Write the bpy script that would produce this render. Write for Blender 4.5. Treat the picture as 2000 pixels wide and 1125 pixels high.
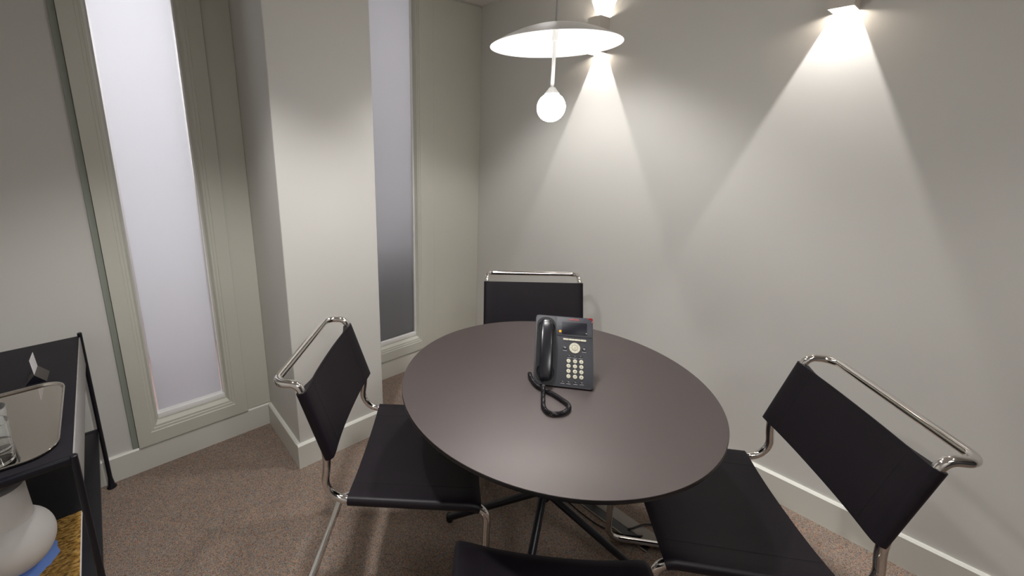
import bpy, bmesh, math, random
from mathutils import Vector, Matrix
random.seed(7)
for o in list(bpy.data.objects): bpy.data.objects.remove(o)
S = bpy.context.scene
COL = S.collection
PI = math.pi
R = math.radians

# ------------------------------------------------------------------ camera
cd = bpy.data.cameras.new('camera'); cam = bpy.data.objects.new('camera', cd); COL.objects.link(cam)
cd.sensor_fit = 'HORIZONTAL'; cd.sensor_width = 36.0
cd.lens = 36.0 * 841.6 / 2000.0
cd.shift_x = 0.0695; cd.shift_y = -0.0385
cd.clip_start = 0.02; cd.clip_end = 60
yaw, pitch = 0.9003, -0.2382
fw = Vector((math.cos(yaw)*math.cos(pitch), math.sin(yaw)*math.cos(pitch), math.sin(pitch)))
rt = Vector((math.sin(yaw), -math.cos(yaw), 0)); up = rt.cross(fw)
M = Matrix((rt, up, -fw)).transposed().to_4x4(); M.translation = Vector((-2.1085, -2.2389, 1.5))
cam.matrix_world = M
S.camera = cam
# ------------------------------------------------------------------ world, exposure, lamps
W = bpy.data.worlds.new('world'); S.world = W; W.use_nodes = True
W.node_tree.nodes['Background'].inputs[0].default_value = (1, 1, 1, 1)
W.node_tree.nodes['Background'].inputs[1].default_value = 0.05
S.view_settings.view_transform = 'Standard'; S.view_settings.look = 'None'
S.view_settings.exposure = 0.0; S.view_settings.gamma = 1.0
S.view_settings.use_curve_mapping = False
P_GLOBE = 108.0        # radiance of the lit globe
P_BEAM, P_SPILL = 40.0, .5
P_DOWN = 105.0
P_WIN1, P_WIN2 = 13.0, 8.2
P_FILL = 18.0
def lamp(name, kind, loc, power, parent=None, radius=0.02, color=(1, 1, 1), rot=None, size=None, angle=None, blend=0.2):
    l = bpy.data.lights.new(name, kind); l.energy = power; l.color = color
    if kind == 'AREA':
        l.shape = 'RECTANGLE'; l.size, l.size_y = size
    else:
        l.shadow_soft_size = radius
    if kind == 'SPOT': l.spot_size = angle; l.spot_blend = blend
    o = bpy.data.objects.new(name, l); COL.objects.link(o); o.location = loc
    if rot: o.rotation_euler = rot
    if parent: o.parent = parent
    return o

# ------------------------------------------------------------------ materials
def lin(c):
    return tuple(((v/255)/12.92 if v/255 <= .04045 else ((v/255+.055)/1.055)**2.4) for v in c) + (1.0,)
def mat(name, rgb, rough=.5, metal=0.0, bump=0, bscale=200, spec=None, vary=0, vscale=6, linear=False, coat=0):
    m = bpy.data.materials.new(name); m.use_nodes = True
    nt = m.node_tree; b = nt.nodes['Principled BSDF']
    col = rgb + (1,) if linear else lin(rgb)
    b.inputs['Base Color'].default_value = col
    b.inputs['Roughness'].default_value = rough
    b.inputs['Metallic'].default_value = metal
    if spec is not None: b.inputs['Specular IOR Level'].default_value = spec
    if coat: b.inputs['Coat Weight'].default_value = coat
    tc = nt.nodes.new('ShaderNodeTexCoord')
    if bump:
        n = nt.nodes.new('ShaderNodeTexNoise'); n.inputs['Scale'].default_value = bscale; n.inputs['Detail'].default_value = 3
        nt.links.new(tc.outputs['Object'], n.inputs['Vector'])
        bp = nt.nodes.new('ShaderNodeBump'); bp.inputs['Strength'].default_value = bump; bp.inputs['Distance'].default_value = .002
        nt.links.new(n.outputs['Fac'], bp.inputs['Height']); nt.links.new(bp.outputs['Normal'], b.inputs['Normal'])
    if vary:
        n = nt.nodes.new('ShaderNodeTexNoise'); n.inputs['Scale'].default_value = vscale; n.inputs['Detail'].default_value = 4
        nt.links.new(tc.outputs['Object'], n.inputs['Vector'])
        mx = nt.nodes.new('ShaderNodeMix'); mx.data_type = 'RGBA'
        mx.inputs[6].default_value = tuple(c*(1-vary) for c in col[:3])+(1,)
        mx.inputs[7].default_value = tuple(min(1, c*(1+vary)) for c in col[:3])+(1,)
        nt.links.new(n.outputs['Fac'], mx.inputs[0]); nt.links.new(mx.outputs[2], b.inputs['Base Color'])
    return m
def emit(name, rgb, strength):
    m = bpy.data.materials.new(name); m.use_nodes = True
    b = m.node_tree.nodes['Principled BSDF']
    b.inputs['Base Color'].default_value = (.8, .8, .8, 1)
    b.inputs['Emission Color'].default_value = lin(rgb); b.inputs['Emission Strength'].default_value = strength
    return m
M_WALL = mat('wall_paint', (204, 202, 197), .6, bump=.05, bscale=350, vary=.02, vscale=3, spec=.3)
M_JOIN = mat('joinery_paint', (195, 194, 183), .4, bump=.03, bscale=120, vary=.02)
M_CEIL = mat('ceiling_paint', (222, 218, 212), .8, bump=.04, bscale=300)
M_SKIRT = mat('skirting_paint', (206, 205, 197), .38, bump=.03, bscale=120)
M_WHITE = mat('white_enamel', (232, 231, 229), .35, bump=.02, bscale=300)
M_CHROME = mat('chrome', (225, 222, 220), .06, 1.0, bump=.004, bscale=90)
M_LEATHER = mat('black_saddle_leather', (21, 16, 23), .45, bump=.12, bscale=420, vary=.2, vscale=14, spec=.28)
M_STITCH = mat('black_thread', (10, 9, 11), .7, bump=.1)
M_TOP = mat('taupe_laminate', (38, 28, 28), .45, bump=.02, bscale=700, vary=.03, vscale=60, spec=1.0)
M_TOP.node_tree.nodes['Principled BSDF'].inputs['IOR'].default_value = 1.68
M_TOP.node_tree.nodes['Principled BSDF'].inputs['Specular Tint'].default_value = (1, .92, .9, 1)
M_EDGE = mat('black_edge', (14, 12, 16), .4, bump=.02)
M_BLACKMETAL = mat('black_powder_coat', (12, 12, 22), .38, bump=.05, bscale=600)
M_BLACKWOOD = mat('black_stained_wood', (26, 24, 30), .6, bump=.15, bscale=60, vary=.25, vscale=18, spec=.25)
M_BLUEBLACK = mat('black_cabinet_lacquer', (12, 11, 18), .4, bump=.03)
M_PLASTIC = mat('charcoal_plastic', (38, 38, 45), .5, bump=.06, bscale=900)
M_PLASTIC_D = mat('black_plastic', (14, 14, 18), .4, bump=.04, bscale=900)
M_HANDSET = mat('handset_plastic', (22, 22, 28), .25, bump=.02, bscale=900)
M_KEY = mat('cream_key', (196, 192, 172), .5, bump=.02)
M_GREYICON = mat('grey_icon', (120, 120, 130), .5, bump=.02)
M_PRINT = mat('pale_print', (165, 165, 168), .6, bump=.01)
M_INK = mat('dark_ink', (60, 58, 54), .6, bump=.01)
M_RED = mat('red_print', (205, 50, 30), .5, bump=.01)
M_REDLENS = mat('red_lens', (120, 8, 14), .25, bump=.01)
M_SCREEN = mat('lcd_screen', (13, 14, 26), .4, bump=.002, spec=.25)
M_AMBER = emit('amber_led', (255, 178, 10), 0.75)
M_AMBER.node_tree.nodes['Principled BSDF'].inputs['Base Color'].default_value = (.25, .12, .0, 1)
M_CARD = mat('white_card', (230, 226, 228), .6, bump=.02)
M_STEEL = mat('polished_steel', (206, 200, 194), .04, 1.0, bump=.003, bscale=30)
M_HOLDER_LIT = mat('holder_lit_sheen', (105, 98, 94), .3, .9, bump=.02)  # lit sheen of the black holder's sloped faces, put into the colour
M_VASE = mat('matte_white_ceramic', (226, 223, 220), .5, bump=.03, bscale=300)
M_PAGES = mat('page_edges', (216, 208, 204), .7, bump=.2, bscale=900)
M_GREYMETAL = mat('grey_metal_lid', (126, 120, 112), .5, .3, bump=.05)
M_CORR = mat('corridor_paint', (228, 226, 228), .8, bump=.02)
M_CORRFLOOR = mat('corridor_floor', (205, 182, 178), .8, bump=.02)
M_CORRDARK = mat('corridor_dark_block', (24, 34, 54), .7, bump=.02)

def carpet():
    m = bpy.data.materials.new('woven_carpet'); m.use_nodes = True; nt = m.node_tree; b = nt.nodes['Principled BSDF']
    b.inputs['Roughness'].default_value = .95; b.inputs['Specular IOR Level'].default_value = .1
    tc = nt.nodes.new('ShaderNodeTexCoord')
    mp = nt.nodes.new('ShaderNodeMapping'); mp.inputs['Scale'].default_value = (300, 375, 1); mp.inputs['Rotation'].default_value = (0, 0, R(3))
    nt.links.new(tc.outputs['Object'], mp.inputs['Vector'])
    fl = nt.nodes.new('ShaderNodeVectorMath'); fl.operation = 'FLOOR'; nt.links.new(mp.outputs[0], fl.inputs[0])
    wn = nt.nodes.new('ShaderNodeTexWhiteNoise'); wn.noise_dimensions = '2D'; nt.links.new(fl.outputs[0], wn.inputs['Vector'])
    rp = nt.nodes.new('ShaderNodeValToRGB'); rp.color_ramp.interpolation = 'CONSTANT'
    cols = [(122, 108, 98), (150, 132, 118), (100, 88, 80), (152, 112, 92), (114, 118, 108), (130, 112, 100), (110, 114, 120), (96, 78, 70), (142, 126, 104), (120, 104, 94)]
    cr = rp.color_ramp
    while len(cr.elements) < len(cols): cr.elements.new(.5)
    for i, c in enumerate(cols):
        cr.elements[i].position = i/len(cols); cr.elements[i].color = tuple(.85*a_+.15*b_ for a_, b_ in zip(lin(c), lin((124, 108, 98))))
    nt.links.new(wn.outputs['Value'], rp.inputs['Fac'])
    # woven loops: dark gaps between cells
    fr = nt.nodes.new('ShaderNodeVectorMath'); fr.operation = 'FRACTION'; nt.links.new(mp.outputs[0], fr.inputs[0])
    sp = nt.nodes.new('ShaderNodeSeparateXYZ'); nt.links.new(fr.outputs[0], sp.inputs[0])
    def tri(o):
        a = nt.nodes.new('ShaderNodeMath'); a.operation = 'PINGPONG'; a.inputs[1].default_value = .5; nt.links.new(o, a.inputs[0])
        s = nt.nodes.new('ShaderNodeMath'); s.operation = 'MULTIPLY'; s.inputs[1].default_value = 4; s.use_clamp = True; nt.links.new(a.outputs[0], s.inputs[0]); return s
    a, c = tri(sp.outputs[0]), tri(sp.outputs[1])
    mn = nt.nodes.new('ShaderNodeMath'); mn.operation = 'MINIMUM'; nt.links.new(a.outputs[0], mn.inputs[0]); nt.links.new(c.outputs[0], mn.inputs[1])
    mr = nt.nodes.new('ShaderNodeMapRange'); mr.inputs[3].default_value = .7; mr.inputs[4].default_value = 1.5; nt.links.new(mn.outputs[0], mr.inputs[0])
    big = nt.nodes.new('ShaderNodeTexNoise'); big.inputs['Scale'].default_value = 16; big.inputs['Detail'].default_value = 5; nt.links.new(tc.outputs['Object'], big.inputs['Vector'])
    br = nt.nodes.new('ShaderNodeMapRange'); br.inputs[3].default_value = .88; br.inputs[4].default_value = 1.12; nt.links.new(big.outputs['Fac'], br.inputs[0])
    ml = nt.nodes.new('ShaderNodeMath'); ml.operation = 'MULTIPLY'; nt.links.new(mr.outputs[0], ml.inputs[0]); nt.links.new(br.outputs[0], ml.inputs[1])
    mx = nt.nodes.new('ShaderNodeVectorMath'); mx.operation = 'SCALE'; nt.links.new(rp.outputs['Color'], mx.inputs[0]); nt.links.new(ml.outputs[0], mx.inputs['Scale'])
    nt.links.new(mx.outputs[0], b.inputs['Base Color'])
    bp = nt.nodes.new('ShaderNodeBump'); bp.inputs['Strength'].default_value = .5; bp.inputs['Distance'].default_value = .002
    nt.links.new(mn.outputs[0], bp.inputs['Height']); nt.links.new(bp.outputs['Normal'], b.inputs['Normal'])
    return m
M_CARPET = carpet()

def frosted():
    m = bpy.data.materials.new('frosted_glass'); m.use_nodes = True; nt = m.node_tree
    for n in list(nt.nodes):
        if n.type == 'BSDF_PRINCIPLED': nt.nodes.remove(n)
    out = nt.nodes['Material Output']
    tr = nt.nodes.new('ShaderNodeBsdfTranslucent'); tr.inputs[0].default_value = (.86, .86, .88, 1)
    gl = nt.nodes.new('ShaderNodeBsdfGlossy'); gl.inputs[0].default_value = (1, 1, 1, 1); gl.inputs['Roughness'].default_value = .35
    fr = nt.nodes.new('ShaderNodeFresnel'); fr.inputs[0].default_value = 1.3
    mx = nt.nodes.new('ShaderNodeMixShader')
    nt.links.new(fr.outputs[0], mx.inputs[0]); nt.links.new(tr.outputs[0], mx.inputs[1]); nt.links.new(gl.outputs[0], mx.inputs[2])
    nt.links.new(mx.outputs[0], out.inputs[0]); return m
M_FROST = frosted()
def glass():
    m = bpy.data.materials.new('clear_glass'); m.use_nodes = True; b = m.node_tree.nodes['Principled BSDF']
    b.inputs['Base Color'].default_value = (.97, .98, .98, 1); b.inputs['Roughness'].default_value = .02
    b.inputs['Transmission Weight'].default_value = 1; b.inputs['IOR'].default_value = 1.47
    return m
M_GLASS = glass()
def thin_pane():
    m = bpy.data.materials.new('clear_pane'); m.use_nodes = True; nt = m.node_tree
    for n in list(nt.nodes):
        if n.type == 'BSDF_PRINCIPLED': nt.nodes.remove(n)
    out = nt.nodes['Material Output']
    tr = nt.nodes.new('ShaderNodeBsdfTransparent'); tr.inputs[0].default_value = (.97, .98, .98, 1)
    gl = nt.nodes.new('ShaderNodeBsdfGlossy'); gl.inputs['Roughness'].default_value = .25
    fr = nt.nodes.new('ShaderNodeFresnel'); fr.inputs[0].default_value = 1.2
    mx = nt.nodes.new('ShaderNodeMixShader')
    nt.links.new(fr.outputs[0], mx.inputs[0]); nt.links.new(tr.outputs[0], mx.inputs[1]); nt.links.new(gl.outputs[0], mx.inputs[2])
    nt.links.new(mx.outputs[0], out.inputs[0]); return m
M_PANE = thin_pane()
def cover():
    # printed cover: dry grass bank running down to a blue lake
    m = bpy.data.materials.new('landscape_cover'); m.use_nodes = True; nt = m.node_tree; b = nt.nodes['Principled BSDF']
    b.inputs['Roughness'].default_value = .45
    tc = nt.nodes.new('ShaderNodeTexCoord')
    mp = nt.nodes.new('ShaderNodeMapping'); mp.inputs['Rotation'].default_value = (0, 0, R(-25)); mp.inputs['Scale'].default_value = (60, 130, 1)
    nt.links.new(tc.outputs['Object'], mp.inputs['Vector'])
    n = nt.nodes.new('ShaderNodeTexNoise'); n.inputs['Scale'].default_value = 1; n.inputs['Detail'].default_value = 6; n.inputs['Roughness'].default_value = .7
    nt.links.new(mp.outputs[0], n.inputs['Vector'])
    rp = nt.nodes.new('ShaderNodeValToRGB'); cr = rp.color_ramp
    for _ in range(3): cr.elements.new(.5)
    for e, (p, c) in zip(cr.elements, [(.3, (44, 34, 16)), (.42, (104, 76, 34)), (.52, (160, 122, 56)), (.62, (182, 152, 92)), (.75, (214, 200, 168))]):
        e.position = p; e.color = lin(c)
    nt.links.new(n.outputs['Fac'], rp.inputs[0])
    # lake: everything left of a curved shore
    d = nt.nodes.new('ShaderNodeVectorMath'); d.operation = 'DISTANCE'; d.inputs[1].default_value = LAKE
    nz = nt.nodes.new('ShaderNodeTexNoise'); nz.inputs['Scale'].default_value = 30; nt.links.new(tc.outputs['Object'], nz.inputs['Vector'])
    nt.links.new(tc.outputs['Object'], d.inputs[0])
    ad = nt.nodes.new('ShaderNodeMath'); ad.operation = 'MULTIPLY_ADD'; ad.inputs[1].default_value = .03; nt.links.new(nz.outputs['Fac'], ad.inputs[0]); nt.links.new(d.outputs['Value'], ad.inputs[2])
    lt = nt.nodes.new('ShaderNodeMath'); lt.operation = 'LESS_THAN'; lt.inputs[1].default_value = LAKE_R+.015; nt.links.new(ad.outputs[0], lt.inputs[0])
    mx = nt.nodes.new('ShaderNodeMix'); mx.data_type = 'RGBA'; nt.links.new(lt.outputs[0], mx.inputs[0]); nt.links.new(rp.outputs[0], mx.inputs[6])
    mx.inputs[7].default_value = lin((118, 152, 222)); nt.links.new(mx.outputs[2], b.inputs['Base Color'])
    return m
LAKE, LAKE_R = (-.0265, .034, .0086), .100

# ------------------------------------------------------------------ mesh helpers
def link(name, bm, m, parent=None, smooth=True, bevel=None, autosmooth=True):
    me = bpy.data.meshes.new(name)
    bmesh.ops.recalc_face_normals(bm, faces=bm.faces[:])
    if smooth:
        for f in bm.faces: f.smooth = True
        if autosmooth:
            for e in bm.edges:
                if len(e.link_faces) == 2 and e.calc_face_angle(0) > R(38): e.smooth = False
    bm.to_mesh(me); bm.free()
    for q in (m if isinstance(m, (list, tuple)) else [m]): me.materials.append(q)
    o = bpy.data.objects.new(name, me); COL.objects.link(o)
    if parent: o.parent = parent
    return o
def box(x0, x1, y0, y1, z0, z1, bm=None, bevel=0, seg=2):
    own = bm is None
    bm2 = bmesh.new()
    bmesh.ops.create_cube(bm2, size=1)
    for v in bm2.verts: v.co = Vector(((x0+x1)/2+v.co.x*(x1-x0), (y0+y1)/2+v.co.y*(y1-y0), (z0+z1)/2+v.co.z*(z1-z0)))
    if bevel: bmesh.ops.bevel(bm2, geom=bm2.edges[:], offset=bevel, segments=seg, profile=.5, affect='EDGES')
    if own: return bm2
    merge(bm, bm2); return bm
def merge(a, b, mi=None):
    me = bpy.data.meshes.new('t'); b.to_mesh(me); b.free()
    n = len(a.faces); a.from_mesh(me); bpy.data.meshes.remove(me)
    a.faces.ensure_lookup_table()
    if mi is not None:
        for f in a.faces[n:]: f.material_index = mi
def xf(bm, mtx):
    bmesh.ops.transform(bm, matrix=mtx, verts=bm.verts[:]); return bm
def fillet(pts, rad, closed=False, n=8):
    pts = [Vector(p) for p in pts]; out = []; N = len(pts)
    for i, p in enumerate(pts):
        r = rad[i]
        if (not closed and i in (0, N-1)) or r <= 0: out.append(p); continue
        a = (pts[i-1]-p); b = (pts[(i+1) % N]-p); la, lb = a.length, b.length; a.normalize(); b.normalize()
        ang = a.angle(b)
        if ang > R(179): out.append(p); continue
        t = min(r/math.tan(ang/2), la*.49, lb*.49); r2 = t*math.tan(ang/2)
        c = p+(a+b).normalized()*(r2/math.sin(ang/2))
        s = p+a*t-c; e = p+b*t-c; w = s.angle(e); ax = s.cross(e).normalized()
        for k in range(n+1): out.append(c+Matrix.Rotation(w*k/n, 3, ax) @ s)
    return out
def tube(path, r, closed=False, seg=14, bm=None, caps=True):
    bm = bm or bmesh.new(); N = len(path); path = [Vector(p) for p in path]
    rr = r if isinstance(r, (list, tuple)) else [r]*N
    tang = []
    for i in range(N):
        a = path[i-1] if (i or closed) else path[0]; b = path[(i+1) % N] if (i < N-1 or closed) else path[-1]
        tang.append((b-a).normalized())
    nrm = tang[0].orthogonal().normalized(); rings = []; fr = []
    for i in range(N):
        if i:
            q = tang[i-1].rotation_difference(tang[i]); nrm = (q @ nrm).normalized()
        fr.append(nrm.copy())
    tw = 0
    if closed:
        q = tang[-1].rotation_difference(tang[0]); e = (q @ fr[-1]); tw = e.angle(fr[0]); 
        if e.cross(fr[0]).dot(tang[0]) < 0: tw = -tw
    for i in range(N):
        n0 = Matrix.Rotation(tw*i/N, 3, tang[i]) @ fr[i]; b0 = tang[i].cross(n0)
        rings.append([bm.verts.new(path[i]+(n0*math.cos(2*PI*k/seg)+b0*math.sin(2*PI*k/seg))*rr[i]) for k in range(seg)])
    for i in range(N if closed else N-1):
        A, B = rings[i], rings[(i+1) % N]
        for k in range(seg): bm.faces.new((A[k], A[(k+1) % seg], B[(k+1) % seg], B[k]))
    if not closed and caps: bm.faces.new(rings[0][::-1]); bm.faces.new(rings[-1])
    return bm
def lathe(prof, seg=48, bm=None, c=(0, 0, 0)):
    bm = bm or bmesh.new(); rings = []
    for r, z in prof:
        if r < 1e-6: rings.append([bm.verts.new((c[0], c[1], c[2]+z))])
        else: rings.append([bm.verts.new((c[0]+r*math.cos(2*PI*k/seg), c[1]+r*math.sin(2*PI*k/seg), c[2]+z)) for k in range(seg)])
    for A, B in zip(rings, rings[1:]):
        for k in range(seg):
            a, b = A[k % len(A)], A[(k+1) % seg % len(A)]; d, e = B[k % len(B)], B[(k+1) % seg % len(B)]
            vs = [a, b, e, d]; u = []
            for v in vs:
                if v not in u: u.append(v)
            if len(u) > 2: bm.faces.new(u)
    return bm
def prism(outline, z0, z1, bm=None, bevel=0, seg=2):
    own = bm is None
    b2 = bmesh.new(); lo = [b2.verts.new((x, y, z0)) for x, y in outline]; hi = [b2.verts.new((x, y, z1)) for x, y in outline]
    b2.faces.new(lo[::-1]); t = b2.faces.new(hi); n = len(lo)
    for i in range(n): b2.faces.new((lo[i], lo[(i+1) % n], hi[(i+1) % n], hi[i]))
    if bevel: bmesh.ops.bevel(b2, geom=[e for e in t.edges], offset=bevel, segments=seg, profile=.5, affect='EDGES')
    if own: return b2
    merge(bm, b2); return bm
def rrect(x0, x1, y0, y1, r, n=6):
    out = []
    for cx, cy, a in ((x1-r, y1-r, 0), (x0+r, y1-r, 90), (x0+r, y0+r, 180), (x1-r, y0+r, 270)):
        for k in range(n+1): out.append((cx+r*math.cos(R(a+90*k/n)), cy+r*math.sin(R(a+90*k/n))))
    return out
def circ(cx, cy, r, n=24): return [(cx+r*math.cos(2*PI*k/n), cy+r*math.sin(2*PI*k/n)) for k in range(n)]
def tag(o, label, cat, group=None):
    o['label'] = label; o['category'] = cat
    if group: o['group'] = group
    return o
def thing(name, label, cat, loc=(0, 0, 0), rot=(0, 0, 0), group=None):
    o = bpy.data.objects.new(name, None); COL.objects.link(o); o.location = loc; o.rotation_euler = rot
    o.empty_display_size = .05
    return tag(o, label, cat, group)
def struct(name, bm, m, parent=None, smooth=False):
    o = link(name, bm, m, parent, smooth=smooth)
    if parent is None: o['kind'] = 'structure'
    return o
def copy_thing(src, label, loc, rot, group=None):
    c = src.copy(); COL.objects.link(c); c.location = loc; c.rotation_euler = rot; c['label'] = label
    if group: c['group'] = group
    for ch in list(src.children):
        k = ch.copy(); COL.objects.link(k); k.parent = c
        for g in list(ch.children):
            q = g.copy(); COL.objects.link(q); q.parent = k
    return c
def text_bm(s, size, depth=.0002, align='CENTER', sx=1.0):
    cu = bpy.data.curves.new('t', 'FONT'); cu.body = s; cu.size = size; cu.extrude = depth; cu.align_x = align; cu.align_y = 'CENTER'
    o = bpy.data.objects.new('t', cu); COL.objects.link(o)
    me = bpy.data.meshes.new_from_object(o.evaluated_get(bpy.context.evaluated_depsgraph_get()))
    bm = bmesh.new(); bm.from_mesh(me); bpy.data.objects.remove(o); bpy.data.meshes.remove(me); bpy.data.curves.remove(cu)
    if sx != 1: xf(bm, Matrix.Scale(sx, 4, (1, 0, 0)))
    return bm

# ------------------------------------------------------------------ room shell
H = 2.36; XW = -2.80; YS = -4.60; HB = .1245
struct('floor', box(XW-.1, .1, YS-.1, .1, -.1, 0), M_CARPET)
struct('ceiling', box(XW-.1, .1, YS-.1, .1, H, H+.1), M_CEIL)
struct('wall_east', box(0, .12, YS-.1, .12, 0, H), M_WALL)
struct('wall_south', box(XW-.1, .1, YS-.12, YS, 0, H), mat('dark_wall_paint', (62, 60, 62), .5, bump=.05))
struct('wall_west', box(XW-.12, XW, YS-.1, .12, 0, H), M_WALL)
# north wall with two tall openings
WT = 2.352
win = [(-2.060, -1.733), (-.862, -.527)]          # clear openings, sill .215
bm = bmesh.new()
xs = [XW-.1, win[0][0], win[0][1], win[1][0], win[1][1], 0.0]
for a, b in ((0, 1), (2, 3), (4, 5)): box(xs[a], xs[b], 0, .12, 0, H, bm)
for a, b in win: box(a, b, 0, .12, 0, .215, bm); box(a, b, 0, .12, WT, H, bm)
struct('wall_north', bm, M_WALL)
# boxed column standing off the north wall
CX0, CX1, CY = -1.535, -1.079, -.444
struct('wall_column', box(CX0, CX1, CY, 0, 0, H, bevel=.004), M_WALL)
# skirting boards, each with a small chamfered top
def skirt(name, segs, m=M_SKIRT, t=.016):
    bm = bmesh.new()
    for (x0, y0), (x1, y1), (nx, ny) in segs:
        prof = [(0, 0), (t, 0), (t, HB-.007), (t-.007, HB), (0, HB)]
        A = [bm.verts.new((x0+nx*a, y0+ny*a, z)) for a, z in prof]; B = [bm.verts.new((x1+nx*a, y1+ny*a, z)) for a, z in prof]
        for i in range(5): bm.faces.new((A[i], A[(i+1) % 5], B[(i+1) % 5], B[i]))
        bm.faces.new(A[::-1]); bm.faces.new(B)
    return struct(name, bm, m)
skirt('baseboard_north', [((XW, 0), (CX0, 0), (0, -1)), ((CX1, 0), (0, 0), (0, -1))])
T_ = .016
skirt('baseboard_column', [((CX0, 0), (CX0, CY-.0005), (-1, 0)), ((CX0-T_, CY), (CX1+T_, CY), (0, -1)), ((CX1, CY-.0005), (CX1, 0), (1, 0))])
skirt('baseboard_east', [((0, 0), (0, YS), (-1, 0))])
skirt('baseboard_south', [((XW, YS), (0, YS), (0, 1))])
skirt('baseboard_west', [((XW, 0), (XW, YS), (1, 0))])

def framed_window(name, x0, x1, o0, o1, gx0, gx1, sill, strip):
    """joinery frame o0..o1 planted on the wall, stepped mouldings into a frosted pane gx0..gx1"""
    e = bpy.data.objects.new(name, None); COL.objects.link(e); e.location = ((x0+x1)/2, 0, 0); e['kind'] = 'structure'
    inv = Matrix.Translation((-(x0+x1)/2, 0, 0))
    top = H-.001
    # moulding profile: (offset from outer edge towards the pane, y)
    prof = [(0, 0), (0, -.024), (.054, -.024), (.056, -.021), (.066, -.0205), (.068, -.0175), (.077, -.017), (.086, .003), (.092, .006)]
    bm = bmesh.new(); loops = []
    wL = gx0-o0; wR = o1-gx1; wB = sill-HB-.003
    for d, y in prof:
        f = d/.092
        def k(w): return d if w < 1e-6 else (d*w/.092)
        xl, xr, zb, zt = o0+k(wL), o1-k(wR), HB+.003+k(wB), top-k(.02)
        loops.append([bm.verts.new(Vector(c)) for c in ((xl, y, zb), (xr, y, zb), (xr, y, zt), (xl, y, zt))])
    for A, B in zip(loops, loops[1:]):
        for i in range(4): bm.faces.new((A[i], A[(i+1) % 4], B[(i+1) % 4], B[i]))
    link('window_frame', xf(bm, inv), M_JOIN, e, smooth=False)
    # pale glazing beads, a clear pane and the frosting film that stops short of its edges
    b = .007; gt = top-.019
    beads = [(gx0, gx1, sill, sill+.026, .002, .020), (gx1-b, gx1, sill+.026, gt, .004, .020)]
    if not strip: beads.append((gx0, gx0+b, sill+.026, gt, .004, .020))
    for q in beads: link('glazing_bead', xf(box(q[0], q[1], q[4], q[5], q[2], q[3], bevel=.0015), inv), M_WHITE, e)
    if strip:
        link('frosted_film', xf(box(gx0+.008, gx1-.011, .0275, .028, sill+.030, gt), inv), M_FROST, e, smooth=False)
        link('pane', xf(box(gx0-.004, gx1+.004, .0205, .0265, sill, gt+.006), inv), M_PANE, e, smooth=False)
    else:
        link('pane', xf(box(gx0-.004, gx1+.004, .0205, .0265, sill, gt+.006), inv), M_FROST, e, smooth=False)
    return e
framed_window('window_1', win[0][0], win[0][1], -2.132, -1.655, -2.042, -1.750, .232, True)
framed_window('window_2', win[1][0], win[1][1], -.932, -.468, -.842, -.546, .228, False)
# flat joinery strips beside the frames, after one darker green-grey strip
struct('frame_side_strip', box(-2.156, -2.1335, -.010, 0, HB, H-.01, bevel=.002), mat('green_grey_strip', (140, 146, 136), .5, bump=.02))
struct('trim_2', box(-1.6535, CX0-.0005, -.012, 0, HB+.002, H-.01, bevel=.002), M_JOIN)
struct('trim_3', box(-.4665, -.404, -.014, 0, HB+.002, H-.01, bevel=.0025), M_JOIN)
struct('trim_4', box(-.4035, -.0005, -.0115, 0, HB+.002, H-.01, bevel=.002), M_JOIN)

# lit corridor behind the frosted panes
YB = 1.3
struct('floor_corridor', box(-3, .3, .12, YB, -.1, 0), M_CORRFLOOR)
struct('ceiling_corridor', box(-3, .3, .12, YB, 2.5, 2.6), M_CORR)
struct('wall_corridor', box(-3, .3, YB, YB+.1, 0, 2.6), M_CORR)
struct('wall_corridor_left', box(-3.1, -3, .12, YB+.1, 0, 2.6), M_CORR)
struct('wall_corridor_right', box(.3, .4, .12, YB+.1, 0, 2.6), M_CORR)
struct('wall_corridor_divider', box(-1.35, -1.3, .12, YB, 0, 2.5), M_CORR)
struct('corridor_low_block', box(-1.28, -.3, .33, .7, 0, .98), M_CORRDARK)  # dark cabinet-like block added to darken the lower frosted pane
lamp('corridor_lamp', 'AREA', (-1.95, .62, 2.45), P_WIN1*.5, size=(1.0, .7), color=(1, .985, 1))
lamp('corridor_lamp', 'AREA', (-1.95, YB-.02, 1.75), P_WIN1*.95, size=(1.0, 1.1), color=(1, .985, 1), rot=(R(-90), 0, 0))
lamp('corridor_lamp', 'AREA', (-.6, YB-.02, 1.85), P_WIN2, size=(1.2, 1.1), color=(1, .98, .99), rot=(R(-90), 0, 0))

# ------------------------------------------------------------------ ceiling downlights (out of view, some added as fill)
def downlight(loc, label, power, ang=138, blend=.3):
    t = thing('ceiling_light', label, 'light', loc)
    link('trim_ring', lathe([(.034, 0), (.034, -.004), (.05, -.004), (.052, 0), (.034, 0)], 32), M_WHITE, t)
    link('lens', lathe([(0, -.001), (.033, -.001)], 24), emit('lens_glow', (255, 250, 244), 6), t)
    lamp('spot', 'SPOT', (0, 0, -.012), power, t, radius=.06, color=(1, .98, .965), angle=R(ang), blend=blend)
    return t
downlight((-1.88, -1.22, H), 'white recessed ceiling downlight in front of the column', P_DOWN*.96, 110, .5)
downlight((-.62, -1.0, H), 'added unseen fill downlight near the inner corner of the room', P_DOWN*.64, 106, .5)  # added to brighten the corner and the middle of the bare wall
downlight((-.95, -2.75, H), 'added unseen fill downlight behind the right chair', P_DOWN*.24, 108, .5)  # added to brighten the right end of the bare wall
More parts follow.
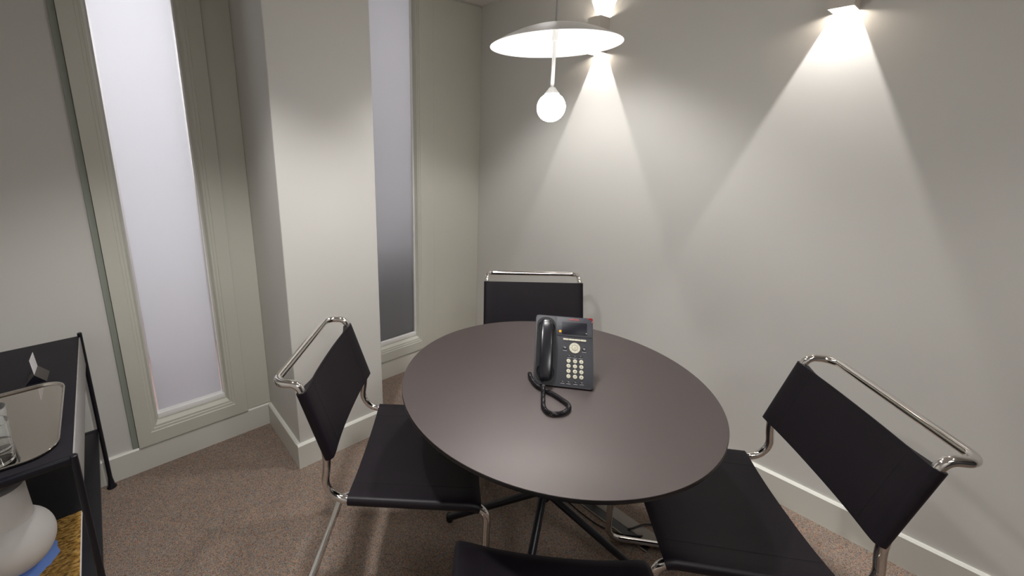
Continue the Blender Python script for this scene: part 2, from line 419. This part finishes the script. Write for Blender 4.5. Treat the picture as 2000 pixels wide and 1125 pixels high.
def fill_light(loc, label, power, sx=.6, sy=.6):  # unseen panel added for soft fill from behind the camera
    t = thing('fill_panel', label, 'light', loc)
    link('frame', box(-sx/2-.02, sx/2+.02, -sy/2-.02, sy/2+.02, -.012, 0, bevel=.002), M_WHITE, t)
    link('diffuser', box(-sx/2, sx/2, -sy/2, sy/2, -.014, -.0121), emit('fill_glow', (255, 252, 248), 4), t, smooth=False)
    lamp('fill_lamp', 'AREA', (0, 0, -.02), power, t, size=(sx, sy), color=(1, .985, .97))
fill_light((-2.0, -3.3, H), 'added unseen square fill light at the back of the room', P_FILL)

# ------------------------------------------------------------------ meeting table
TX, TY, TR = -1.0263, -1.4631, .493
tb = thing('meeting_table', 'round taupe topped meeting table on splayed black tube legs', 'table', (TX, TY, 0))
bm = lathe([(0, .725), (TR-.005, .725), (TR-.001, .7275), (TR-.0002, .731), (TR-.0002, .7388)], 128)
b2 = lathe([(TR-.0002, .7388), (TR-.0011, .74), (0, .74)], 128)
merge(bm, b2)
n_ = len(bm.faces)
bmesh.ops.remove_doubles(bm, verts=bm.verts[:], dist=.00005)
for f in bm.faces: f.material_index = 1 if (f.calc_center_median().z > .7390) else 0
link('tabletop', bm, [M_EDGE, M_TOP], tb)
link('support_plate', lathe([(0, .714), (.17, .714), (.175, .717), (.175, .725), (0, .725)], 40), M_BLACKMETAL, tb)
link('column', lathe([(0, .27), (.018, .272), (.022, .28), (.022, .714), (0, .714)], 24), M_BLACKMETAL, tb)
for a in (114, 206, 307, 27):
    f = Vector((math.cos(R(a)), math.sin(R(a)), 0))*.372
    l = link('leg', tube([Vector((0, 0, .31)), f+Vector((0, 0, .018))], .0135, seg=16), M_BLACKMETAL, tb)
    link('foot_glide', lathe([(0, 0), (.012, 0), (.0135, .004), (.0135, .03), (0, .03)], 16, c=(f.x, f.y, 0)), M_PLASTIC_D, l)

# ------------------------------------------------------------------ cantilever chairs
HW = .2357
def sling(path, up_sign, sag, droop=None):
    """leather stretched between the two side tubes; path = [(x,z)], normal to the left/right of it"""
    r = .0165; rows = []
    def topo(y): return r-.0005-sag*max(0, 1-(abs(y)/(HW-.012))**2.4) if abs(y) < HW-.012 else r-.0005
    sec = []
    NY = 22
    for i in range(NY+1):
        y = -HW+2*HW*i/NY; sec.append((y, topo(y)))
    for k in range(1, 9): a = PI/2-PI*k/8; sec.append((HW+r*math.cos(a), r*math.sin(a)))
    fl = HW-.062
    sec.append((fl+.006, topo(fl)-.0095))
    for i in range(NY+1):
        y = fl-2*fl*i/NY; sec.append((y, topo(y)-.0045-(.0035 if i in (0, NY) else 0)))
    sec.append((-fl-.006, topo(fl)-.0095))
    for k in range(0, 8): a = -PI/2-PI*k/8; sec.append((-HW+r*math.cos(a), r*math.sin(a)))
    bm = bmesh.new(); N = len(path)
    for i in range(N):
        p = Vector((path[i][0], 0, path[i][1]))
        a = Vector((path[max(0, i-1)][0], 0, path[max(0, i-1)][1])); b = Vector((path[min(N-1, i+1)][0], 0, path[min(N-1, i+1)][1]))
        t = (b-a).normalized(); n = Vector((-t.z, 0, t.x))*up_sign
        rows.append([bm.verts.new(p+n*o+Vector((0, y, 0))) for y, o in sec])
    K = len(sec)
    for A, B in zip(rows, rows[1:]):
        for k in range(K): bm.faces.new((A[k], A[(k+1) % K], B[(k+1) % K], B[k]))
    for row in (rows[0], rows[-1]):
        f = bm.faces.new(row)
        bmesh.ops.triangulate(bm, faces=[f])
    return bm, topo
def lerp2(a, b, t): return (a[0]+(b[0]-a[0])*t, a[1]+(b[1]-a[1])*t)
A_, B_ = (-.2673, .8071), (-.1976, .5932)
def stitches(bm, p0, p1, n, up_n):
    d = (p1-p0); L = d.length; d.normalize(); s = d.cross(up_n).normalized()
    k = int(L/n)
    for i in range(k):
        a = p0+d*(i*n+.001); b = a+d*(n*.62)
        vs = [bm.verts.new(q) for q in (a-s*.0006, a+s*.0006, b+s*.0006, b-s*.0006)]
        ws = [bm.verts.new(v.co+up_n*.0007) for v in vs]
        bm.faces.new(ws)
        for i2 in range(4): bm.faces.new((vs[i2], vs[(i2+1) % 4], ws[(i2+1) % 4], ws[i2]))
def make_chair(label):
    t = thing('cantilever_chair', label, 'chair', group=None)
    xr = -.331; z0 = .0125
    side = [(-.347, .8306), (-.2752, .8312), (-.2015, .602), (-.229, .4425), (.2735, .4455), (.2692, z0), (xr, z0)]
    rad = [.048, .03, .25, .078, .05, .05, .05]
    P = []; Q = []
    for (x, z), r in zip(side, rad): P.append((x, HW, z)); Q.append(r)
    for (x, z), r in list(zip(side, rad))[::-1]: P.append((x, -HW, z)); Q.append(r)
    path = fillet(P, Q, closed=True, n=9)
    link('frame', tube(path, .0122, closed=True, seg=16), M_CHROME, t)
    # seat
    sp = [(-.150, .443)]+[lerp2((-.150, .443), (.225, .4452), k/10) for k in range(1, 11)]+[(.238, .4430), (.2495, .4385)]
    bm, topo = sling(sp, 1, .016)
    seat = link('seat', bm, M_LEATHER, t)
    bs = bmesh.new(); upz = Vector((0, 0, 1))
    for s in (-1, 1):
        y = s*(HW-.060); stitches(bs, Vector((-.148, y, .443+topo(y))), Vector((.235, y, .4452+topo(y))), .005, upz)
    link('stitching', bs, M_STITCH, seat, smooth=False)['kind'] = 'stuff'
    # backrest
    dx, dz = A_[0]-B_[0], A_[1]-B_[1]; L = math.hypot(dx, dz); dx /= L; dz /= L
    bp = [lerp2(B_, A_, k/8) for k in range(9)]
    bm, topo = sling(bp, -1, .014)
    back = link('backrest', bm, M_LEATHER, t)
    bs = bmesh.new(); n = Vector((dz, 0, -dx))
    for s in (-1, 1):
        y = s*(HW-.060); o = n*topo(y)
        stitches(bs, Vector((B_[0], y, B_[1]))+o, Vector((A_[0], y, A_[1]))+o, .005, n)
    for e in (A_, B_):
        sg = -1 if e is A_ else 1
        for i in range(12):
            ya, yb = [(-HW+.03)+2*(HW-.03)*(i+q)/12 for q in (0, 1)]
            c = Vector((e[0]+sg*dx*.008, 0, e[1]+sg*dz*.008))
            stitches(bs, c+Vector((0, ya, 0))+n*topo(ya), c+Vector((0, yb, 0))+n*topo(yb), .005, n)
    link('stitching', bs, M_STITCH, back, smooth=False)['kind'] = 'stuff'
    return t
CH = 'chairs around the meeting table'
c0 = make_chair('black leather and chrome cantilever chair beside the column, left of the table')
c0['group'] = CH
c0.location = (-1.3779, -1.1274, 0); c0.rotation_euler = (0, 0, R(-42.19))
copy_thing(c0, 'black leather and chrome cantilever chair at right, its back towards the bare wall', (-.7516, -1.9297, 0), (0, 0, R(131.27)), CH)
copy_thing(c0, 'black leather and chrome cantilever chair at the far side, behind the telephone', (-.599, -1.0724, 0), (0, 0, R(-132.29)), CH)
copy_thing(c0, 'nearest black leather cantilever chair, only its seat edge showing at the bottom of the photo', (-1.4915, -1.8752, 0), (0, 0, R(44.67)), CH)

# ------------------------------------------------------------------ pendant lamp
PXX, PYY = -1.012, -1.386
pl = thing('pendant_lamp', 'white saucer shaped pendant lamp with a glowing globe hanging below it', 'lamp', (PXX, PYY, 1.60))
RS = .186; ZR = 1.777-1.60
arc = [(RS*math.sin(R(a))/math.sin(R(90)), 0) for a in (0,)]
pout = [(RS*(1-k/14), .056*(1-(1-k/14)**1.9)) for k in range(15)]
prof = [(RS, 0)]+[(r, ZR*0+z) for r, z in pout[1:]]
inn = [(max(0, r-.003) if r > 0 else 0, z-.0035) for r, z in prof[::-1]]
inn[-1] = (RS-.0025, 0)
link('shade', lathe(prof+inn+[(RS, 0)], 96, c=(0, 0, ZR)), M_WHITE, pl)
link('stem', tube([(0, 0, .055), (0, 0, ZR+.048)], .0052, seg=14), M_WHITE, pl)
link('stem_collar', lathe([(0, ZR+.012), (.0085, ZR+.012), (.0085, ZR+.046), (0, ZR+.046)], 20), M_WHITE, pl)
gl = link('globe', lathe([(.0415*math.sin(R(a)), -.0415*math.cos(R(a))) for a in range(0, 181, 6)], 40, c=(0, 0, .006)), emit('opal_globe', (255, 253, 250), P_GLOBE), pl)
link('globe_cap', lathe([(0, .062), (.009, .062), (.013, .056), (.019, .049), (.021, .0445), (.019, .043), (0, .0425)], 28, c=(0, 0, 0)), M_WHITE, pl)
link('cord', tube([(0, 0, ZR+.05), (0, 0, H-1.60-.02)], .0028, seg=10), mat('grey_cord', (170, 168, 170), .6, bump=.02), pl)
link('ceiling_rose', lathe([(0, H-1.60-.026), (.045, H-1.60-.026), (.05, H-1.60-.02), (.05, H-1.60), (0, H-1.60)], 32), M_WHITE, pl)

# ------------------------------------------------------------------ up-and-down wall lights
SW, SD, SZ0, SZ1 = .0345, .082, 1.942, 2.106
def wall_light(y, label):
    t = thing('wall_light', label, 'light', (0, y, (SZ0+SZ1)/2), group='up and down wall lights')
    h = (SZ1-SZ0)/2; k = .0025
    bm = bmesh.new()
    box(-SD, -SD+k, -SW, SW, -h, h, bm); box(-.002, -.0005, -SW, SW, -h, h, bm)
    box(-SD+k, -.002, -SW, -SW+k, -h, h, bm); box(-SD+k, -.002, SW-k, SW, -h, h, bm)
    link('housing', bm, mat('sconce_white', (205, 198, 190), .5, bump=.02), t, smooth=False)
    link('divider', box(-SD+k, -.002, -SW+k, SW-k, -.004, .004), M_WHITE, t, smooth=False)
    for s in (-1, 1):
        l = lamp('beam', 'POINT', (-SD+.007, 0, s*.008), P_BEAM, t, radius=.0025, color=(1, .97, .955)).data
        l.use_nodes = True; nt = l.node_tree; f = nt.nodes.new('ShaderNodeLightFalloff'); f.inputs[0].default_value = 1.0
        nt.links.new(f.outputs['Linear'], nt.nodes['Emission'].inputs['Strength'])
        lamp('spill', 'POINT', (-SD*.5, 0, s*(h-.010)), P_SPILL, t, radius=.006, color=(1, .9, .77))
    return t
wall_light(-1.825, 'right one of the two square wall lights, alone on the bare wall')
wall_light(-.892, 'left one of the two square wall lights, behind the pendant shade')

# ------------------------------------------------------------------ desk telephone
ang = math.atan2(-.77273, .63474)
ph = thing('desk_phone', 'charcoal office desk phone with a black handset standing on the table', 'telephone', (-1.091, -1.445, .74), (0, 0, ang))
# local: x along the front edge, y away from the viewer, z up; face plane tilted 50 degrees
TL_ = R(50)
FACE = Matrix.Translation((0, 0, .005)) @ Matrix.Rotation(TL_, 4, 'X')
def F(bm): return xf(bm, FACE)
mm = .001
bm = F(prism(rrect(-.004, .183, 0, .234, .009), -.026, 0, bevel=.003))
for v in bm.verts: v.co.z = max(v.co.z, .0004)
link('body', bm, M_PLASTIC, ph)
# stand behind: wedge from the back of the body to the table
bm = bmesh.new()
pr = [(.018, 0.0), (.155, 0.0), (.155, .006), (.150, .150), (.128, .1555)]
pr = [(.024, .002), (.150, .000), (.152, .006), (.1450, .128), (.136, .132)]
a = [bm.verts.new((.02, y, z)) for y, z in pr]; b = [bm.verts.new((.165, y, z)) for y, z in pr]
bm.faces.new(a[::-1]); bm.faces.new(b)
for i in range(5): bm.faces.new((a[i], a[(i+1) % 5], b[(i+1) % 5], b[i]))
link('stand', bm, M_PLASTIC_D, ph, smooth=False)
link('display_panel', F(prism(rrect(.0665, .1805, .166, .2315, .004), 0, .0016, bevel=.0006)), mat('bezel_plastic', (44, 44, 52), .45, bump=.05, bscale=900), ph)
link('screen', F(prism(rrect(.083, .164, .1725, .2145, .0015), .0016, .0024, bevel=.0003)), M_SCREEN, ph)
link('logo', F(xf(text_bm('AVAYA', .0088, .0002, sx=1.15), Matrix.Translation((.1225, .2245, .0019)))), M_RED, ph, smooth=False)
link('message_lamp', F(prism([(.166, .2345), (.1795, .2345), (.1835, .2305), (.1835, .2175), (.1795, .2175), (.1785, .2285), (.166, .2305)], -.012, .0017, bevel=.0004)), M_REDLENS, ph)
link('indicator', F(prism(circ(.0775, .181, .0043, 20), .0016, .0026, bevel=.0006)), M_AMBER, ph)
link('indicator', F(prism(rrect(.0762, .0795, .2035, .2055, .0009), .0016, .0021)), M_GREYICON, ph)
link('speaker_dot', F(prism(circ(.1615, .1795, .0016, 12), .0024, .0028)), M_PRINT, ph)
for i in range(4):
    x = .0872+i*.0187
    k = link('soft_key', F(prism(rrect(x, x+.0180, .1522, .158, .0022 if i in (0, 3) else .0008), 0, .0022, bevel=.0007)), M_KEY, ph)
    link('key_print', F(prism(circ(x+.009, .1552, .0006, 8), .0022, .0024)), M_INK, k, smooth=False)
nv = link('navigation_ring', F(prism(circ(.1246, .1278, .0172, 40), 0, .0026, bevel=.0008)), M_KEY, ph)
link('ok_button', F(prism(circ(.1246, .1278, .0073, 28), .0026, .0034, bevel=.0005)), M_KEY, nv)
link('ring_line', F(lathe([(.0088, .0026), (.0088, .00285), (.0096, .00285), (.0096, .0026)], 32, c=(.1246, .1278, 0))), M_INK, nv)
link('ok_print', F(xf(text_bm('OK', .0045, .0001), Matrix.Translation((.1246, .1278, .0036)))), M_INK, nv, smooth=False)
bm = bmesh.new()
for i in range(8): merge(bm, prism(circ(.1246+.0132*math.cos(i*PI/4), .1278+.0132*math.sin(i*PI/4), .0009, 8), .0026, .0028))
link('ring_print', F(bm), M_INK, nv, smooth=False)
for x, y in ((.0935, .1275), (.1545, .1270)):
    k = link('round_key', F(prism(circ(x, y, .0063, 20), 0, .0022, bevel=.0007)), M_PLASTIC_D, ph)
    link('key_icon', F(prism(rrect(x-.0032, x+.0032, y-.0026, y+.0026, .001), .0022, .0025)), M_GREYICON, k)
    link('key_print', F(box(x-.0062, x+.0062, y-.0110, y-.0096, .0001, .0003)), M_PRINT, ph, smooth=False)
for x, y in ((.1075, .101), (.1252, .1006), (.1434, .101), (.0871, .0163), (.1057, .0164), (.1272, .0171), (.1466, .018)):
    k = link('small_key', F(prism(rrect(x-.0062, x+.0062, y-.0028, y+.0032, .0014), 0, .0018, bevel=.0005)), M_PLASTIC_D, ph)
    link('key_icon', F(box(x-.0017, x+.0017, y-.0009, y+.0013, .0018, .0020)), M_GREYICON, k, smooth=False)
    link('key_print', F(box(x-.0062, x+.0062, y-.0063, y-.0051, .0001, .0003)), M_PRINT, ph, smooth=False)
DIG = ['1', '2', '3', '4', '5', '6', '7', '8', '9', '*', '0', '#']
for i in range(12):
    x = (.1053, .1256, .1453)[i % 3]; y = .0840-.01645*(i//3)
    k = link('number_key', F(prism(circ(x, y, .0066, 24), 0, .0026, bevel=.0009)), M_KEY, ph)
    link('key_digit', F(xf(text_bm(DIG[i], .0072, .0001), Matrix.Translation((x, y, .0028)))), M_INK, k, smooth=False)
link('microphone_hole', F(prism(circ(.1632, .0152, .0016, 12), 0, .0003)), M_PLASTIC_D, ph)
# cradle recess ring and the handset on the left
link('cradle', F(prism(rrect(.0005, .0635, .006, .227, .029, 10), 0, .0012, bevel=.0005)), M_PLASTIC_D, ph)
for v, r in ((.188, .0305), (.040, .0315)):
    link('cradle_well', F(lathe([(0, .0012), (r-.004, .0012), (r-.003, .0042), (r, .0042), (r, 0)], 40, c=(.0325, v, 0))), M_PLASTIC_D, ph)
def handset():
    st = []   # along the handset: (v, half width, centre height, half thickness, u centre)
    data = [(.010, .011, .011, .006), (.013, .0165, .012, .010), (.020, .0205, .014, .012), (.034, .0222, .0165, .0135), (.050, .0224, .0205, .0125), (.068, .0220, .0245, .0110), (.090, .0218, .0275, .0100),
            (.115, .0216, .0290, .0096), (.140, .0216, .0285, .0098), (.160, .0216, .0262, .0108), (.180, .0214, .0225, .0122), (.196, .0208, .0190, .0125), (.207, .0190, .0165, .011), (.2135, .0145, .0145, .0085), (.216, .009, .0135, .005)]
    bm = bmesh.new(); rings = []; K = 20
    for v, hw, zc, ht in data:
        ring = []
        for k in range(K):
            a = 2*PI*k/K; c, s = math.cos(a), math.sin(a)
            e = .62
            ring.append(bm.verts.new((.0325+hw*math.copysign(abs(c)**e, c), v, zc+ht*math.copysign(abs(s)**e, s))))
        rings.append(ring)
    for A, B in zip(rings, rings[1:]):
        for k in range(K): bm.faces.new((A[k], A[(k+1) % K], B[(k+1) % K], B[k]))
    bm.faces.new(rings[0][::-1]); bm.faces.new(rings[-1])
    return bm
hs = link('handset', F(handset()), M_HANDSET, ph, autosmooth=False)
sb = hs.modifiers.new('subdivision', 'SUBSURF'); sb.levels = 1; sb.render_levels = 2
# coiled cord lying on the table, built in table space then brought into the phone's frame
ctrl = [(-1.060, -1.398, .749), (-1.0725, -1.412, .7485), (-1.089, -1.439, .748), (-1.099, -1.466, .748), (-1.098, -1.5, .7475), (-1.096, -1.527, .7475), (-1.1, -1.555, .7475), (-1.104, -1.579, .7475), (-1.118, -1.596, .7475), (-1.143, -1.601, .7475),
        (-1.168, -1.594, .7475), (-1.184, -1.574, .7475), (-1.173, -1.547, .7475), (-1.143, -1.521, .751), (-1.120, -1.502, .758), (-1.1035, -1.489, .760), (-1.090, -1.4795, .757)]
def catmull(P, n=24):
    P = [Vector(p) for p in P]; out = []
    for i in range(len(P)-1):
        p0, p1, p2, p3 = P[max(0, i-1)], P[i], P[i+1], P[min(len(P)-1, i+2)]
        for k in range(n):
            t = k/n; out.append(.5*((2*p1)+(p2-p0)*t+(2*p0-5*p1+4*p2-p3)*t*t+(3*p1-p0-3*p2+p3)*t**3))
    out.append(P[-1]); return out
cl = catmull(ctrl, 30)
# resample by arc length
dist = [0]
for a, b in zip(cl, cl[1:]): dist.append(dist[-1]+(b-a).length)
def at(s):
    import bisect
    i = min(max(1, bisect.bisect_left(dist, s)), len(cl)-1); t = (s-dist[i-1])/max(1e-9, dist[i]-dist[i-1]); return cl[i-1].lerp(cl[i], t)
pitch_, rc = .0044, .0053; turns = dist[-1]/pitch_; n = int(turns*12); hel = []
for i in range(n+1):
    s = dist[-1]*i/n; p = at(s); t = (at(min(dist[-1], s+.002))-at(max(0, s-.002))).normalized()
    sd = t.cross(Vector((0, 0, 1))).normalized(); u2 = sd.cross(t); a = 2*PI*s/pitch_
    hel.append(p+sd*rc*math.cos(a)+u2*rc*math.sin(a))
tail = fillet([cl[-1], Vector((-1.079, -1.470, .759)), Vector((-1.0735, -1.459, .764))], [0, .01, 0])
cmx = (Matrix.Translation((-1.091, -1.445, .74)) @ Matrix.Rotation(ang, 4, 'Z')).inverted()
bm = tube(hel, .0017, seg=6); tube(tail, .0017, seg=8, bm=bm)
link('coiled_cord', xf(bm, cmx), mat('cord_plastic', (30, 28, 32), .25, bump=.01), ph)

# ------------------------------------------------------------------ sideboard along the left wall
XR, YF, YBK, ZT, ZS = -2.254, -.935, -.04, .735, .30
XL = -2.70
sbd = thing('sideboard', 'slim black side table with an open lower shelf and thin metal legs', 'side table', (XR, YF, 0))
inv = Matrix.Translation((-XR, -YF, 0))
link('top_panel', xf(box(XL, XR-.004, YF+.012, YBK-.004, ZT-.016, ZT, bevel=.0015), inv), M_BLACKWOOD, sbd)
link('shelf_panel', xf(box(XL, XR-.004, YF+.012, YBK-.02, ZS-.016, ZS, bevel=.0015), inv), M_BLUEBLACK, sbd)
for z in (ZT-.0005, ZS-.0005):
    link('front_rail', xf(box(XL, XR-.006, YF-.004, YF+.0118, z-.017, z, bevel=.002), inv), M_BLACKMETAL, sbd)
    link('back_rail', xf(box(XL, XR-.006, YBK-.0038 if z > .5 else YBK-.0198, YBK+.006, z-.017, z, bevel=.002), inv), M_BLACKMETAL, sbd)
sp_ = link('side_panel', xf(box(XR-.0035, XR+.0005, YF+.02, YBK-.012, ZT-.125, ZT-.001, bevel=.001), inv), mat('pale_grey_panel', (150, 147, 145), .45, bump=.02), sbd)
sp_['label'] = 'pale grey panel along the right side under the top'
for x, y in ((XR, YF), (XR, YBK), (XL, YF), (XL, YBK)):
    tp = .012 if y > -.5 else .003
    prof = [(0, 0), (.019, 0), (.019, .004), (.013, .012), (.0085, .05), (.008, .30), (.008, ZT+tp), (.006, ZT+tp+.002), (0, ZT+tp+.002)]
    link('leg', xf(lathe(prof, 18, c=(x, y, 0)), inv), M_BLACKMETAL, sbd)

# mirror-polished tray
def tray():
    o = rrect(-2.66, -2.287, -.895, -.455, .062, 10)
    cx, cy = -2.4735, -.675
    def off(d, z): return [Vector((x+(cx-x)*d/.2, y+(cy-y)*d/.22, z)) for x, y in o]
    bm = bmesh.new(); rings = [off(d, z) for d, z in ((0, 0.0022), (-.004, .009), (-.003, .0105), (.0, .010), (.004, .0035), (.012, .0022))]
    V = [[bm.verts.new(p+Vector((0, 0, ZT))) for p in r] for r in rings]
    bot = [bm.verts.new(p+Vector((0, 0, ZT))) for p in off(.006, .0003)]
    n = len(o)
    for A, B in zip([bot]+V, V):
        for i in range(n): bm.faces.new((A[i], A[(i+1) % n], B[(i+1) % n], B[i]))
    bm.faces.new(V[-1]); bm.faces.new(bot[::-1])
    return bm
tag(link('tray', tray(), M_STEEL), 'mirror polished metal tray with rounded corners on the black side table', 'tray')

# card holder and card
PLc, PRc, BRc = Vector((-2.387, -.415, ZT)), Vector((-2.334, -.419, ZT)), Vector((-2.331, -.338, ZT))
bm = bmesh.new(); ax = BRc-PRc; mid = (PLc+PRc)/2+Vector((0, 0, .030))
a = [bm.verts.new(p) for p in (PLc, PRc, mid)]; b = [bm.verts.new(p+ax) for p in (PLc, PRc, mid)]
bm.faces.new(a); bm.faces.new(b[::-1])
for i in range(3): bm.faces.new((a[i], b[i], b[(i+1) % 3], a[(i+1) % 3]))
for f in bm.faces: f.material_index = 1 if f in [] else 0
o = link('card_holder', bm, [M_HOLDER_LIT, M_BLACKMETAL], smooth=False)
for p in o.data.polygons:
    if abs(p.normal.x) < .5: p.material_index = 1
tag(o, 'small dark triangular card holder standing behind the mirror tray', 'card holder')
d = ax.normalized(); c0_ = (PLc+PRc)/2+Vector((0, 0, .0300))
bm = bmesh.new(); s = Vector((1, 0, 0))*.0004
q = [c0_+d*.004+Vector((0, 0, .0001)), c0_+d*(ax.length-.004)+Vector((0, 0, .0001)), c0_+d*(ax.length-.004)+Vector((0, 0, .052)), c0_+d*.004+Vector((0, 0, .052))]
q = [v+Vector((-.0035*(v.z-c0_.z)/.05, 0, 0)) for v in q]
a = [bm.verts.new(v-s) for v in q]; b = [bm.verts.new(v+s) for v in q]
bm.faces.new(a); bm.faces.new(b[::-1])
for i in range(4): bm.faces.new((a[i], a[(i+1) % 4], b[(i+1) % 4], b[i]))
tag(link('card', bm, M_CARD, smooth=False), 'blank white card stood upright in the dark card holder', 'card')

# drinking glasses on the tray
gp = [(0, .0), (.029, .0), (.031, .003), (.0345, .105), (.0355, .1062), (.0338, .1058), (.0298, .012), (.027, .008), (0, .007)]
gm = lathe(gp, 40)
g1 = tag(link('drinking_glass', gm, M_GLASS), 'front one of the clear drinking glasses on the mirror tray, at the left photo edge', 'glass', 'clear glasses on the tray')
g1.location = (-2.398, -.850, ZT+.0026)
g2 = g1.copy(); COL.objects.link(g2); g2.location = (-2.412, -.765, ZT+.0026)
g2['label'] = 'rear one of the clear drinking glasses on the mirror tray, at the left photo edge'

# landscape magazine and white vase on the lower shelf
MX0, MX1, MY0, MY1 = -2.56, -2.307, -.90, -.556
mg = thing('magazine', 'landscape covered magazine lying under the white vase on the lower shelf', 'magazine', ((MX0+MX1)/2, (MY0+MY1)/2, ZS))
w, h = (MX1-MX0)/2, (MY1-MY0)/2
link('pages', box(-w+.001, w-.001, -h+.001, h-.001, .001, .0078), M_PAGES, mg, smooth=False)
link('cover', box(-w, w-.002, -h, h, .0078, .0086), cover(), mg, smooth=False)
link('back_cover', box(-w, w, -h, h, .0002, .001), M_PAGES, mg, smooth=False)
VX, VY, VZ = -2.441, -.703, ZS+.0088
EA, EC, EZ = .091, .090, .0902
vp = [(0, 0), (.030, 0)]+[(EA*math.cos(R(t)), EZ+EC*math.sin(R(t))) for t in range(-70, 55, 7)]
vp += [(.0535, .1635), (.0532, .166), (.0522, .195), (.0508, .235), (.0503, .2715), (.0498, .2728), (.0485, .2722), (.0475, .235), (.0490, .195), (.0500, .166), (.0505, .158), (.070, .135), (.083, .10), (.078, .06), (.05, .018), (0, .01)]
tag(link('vase', lathe(vp, 64, c=(0, 0, 0)), M_VASE), 'round bellied matte white vase with a wide neck on the lower shelf', 'vase')
bpy.data.objects['vase'].location = (VX, VY, VZ)

# ------------------------------------------------------------------ floor outlet box with cables, under the table
fb = thing('floor_outlet_box', 'open floor outlet box with a grey lid under the table', 'outlet box', (-.632, -1.545, 0))
link('rim', box(-.056, -.050, -.150, .150, 0, .004, bevel=.001), M_GREYMETAL, fb)
link('socket_tray', box(-.0495, -.012, -.148, .148, 0, .003), M_PLASTIC_D, fb, smooth=False)
link('lid', xf(box(0, .058, -.150, .150, 0, .004, bevel=.001), Matrix.Translation((-.011, 0, .001)) @ Matrix.Rotation(R(-9), 4, 'Y').inverted() if False else Matrix.Translation((-.011, 0, .0005))), M_GREYMETAL, fb)
def cable(pts, label):
    tag(link('cable', tube(catmull(pts, 10), .0028, seg=8), M_PLASTIC_D), label, 'cable')
cable([(-.735, -1.30, .0030), (-.720, -1.363, .0030), (-.725, -1.43, .0030), (-.724, -1.496, .0030), (-.717, -1.533, .0030), (-.704, -1.562, .0030), (-.684, -1.602, .0035), (-.650, -1.640, .0072), (-.634, -1.652, .0062)], 'thin black cable curving over the carpet to the outlet box')
cable([(-.648, -1.600, .0062), (-.633, -1.610, .0085), (-.597, -1.622, .0090), (-.572, -1.634, .0082), (-.552, -1.645, .0030), (-.53, -1.650, .0030)], 'short black cable looping over the grey lid of the outlet box')
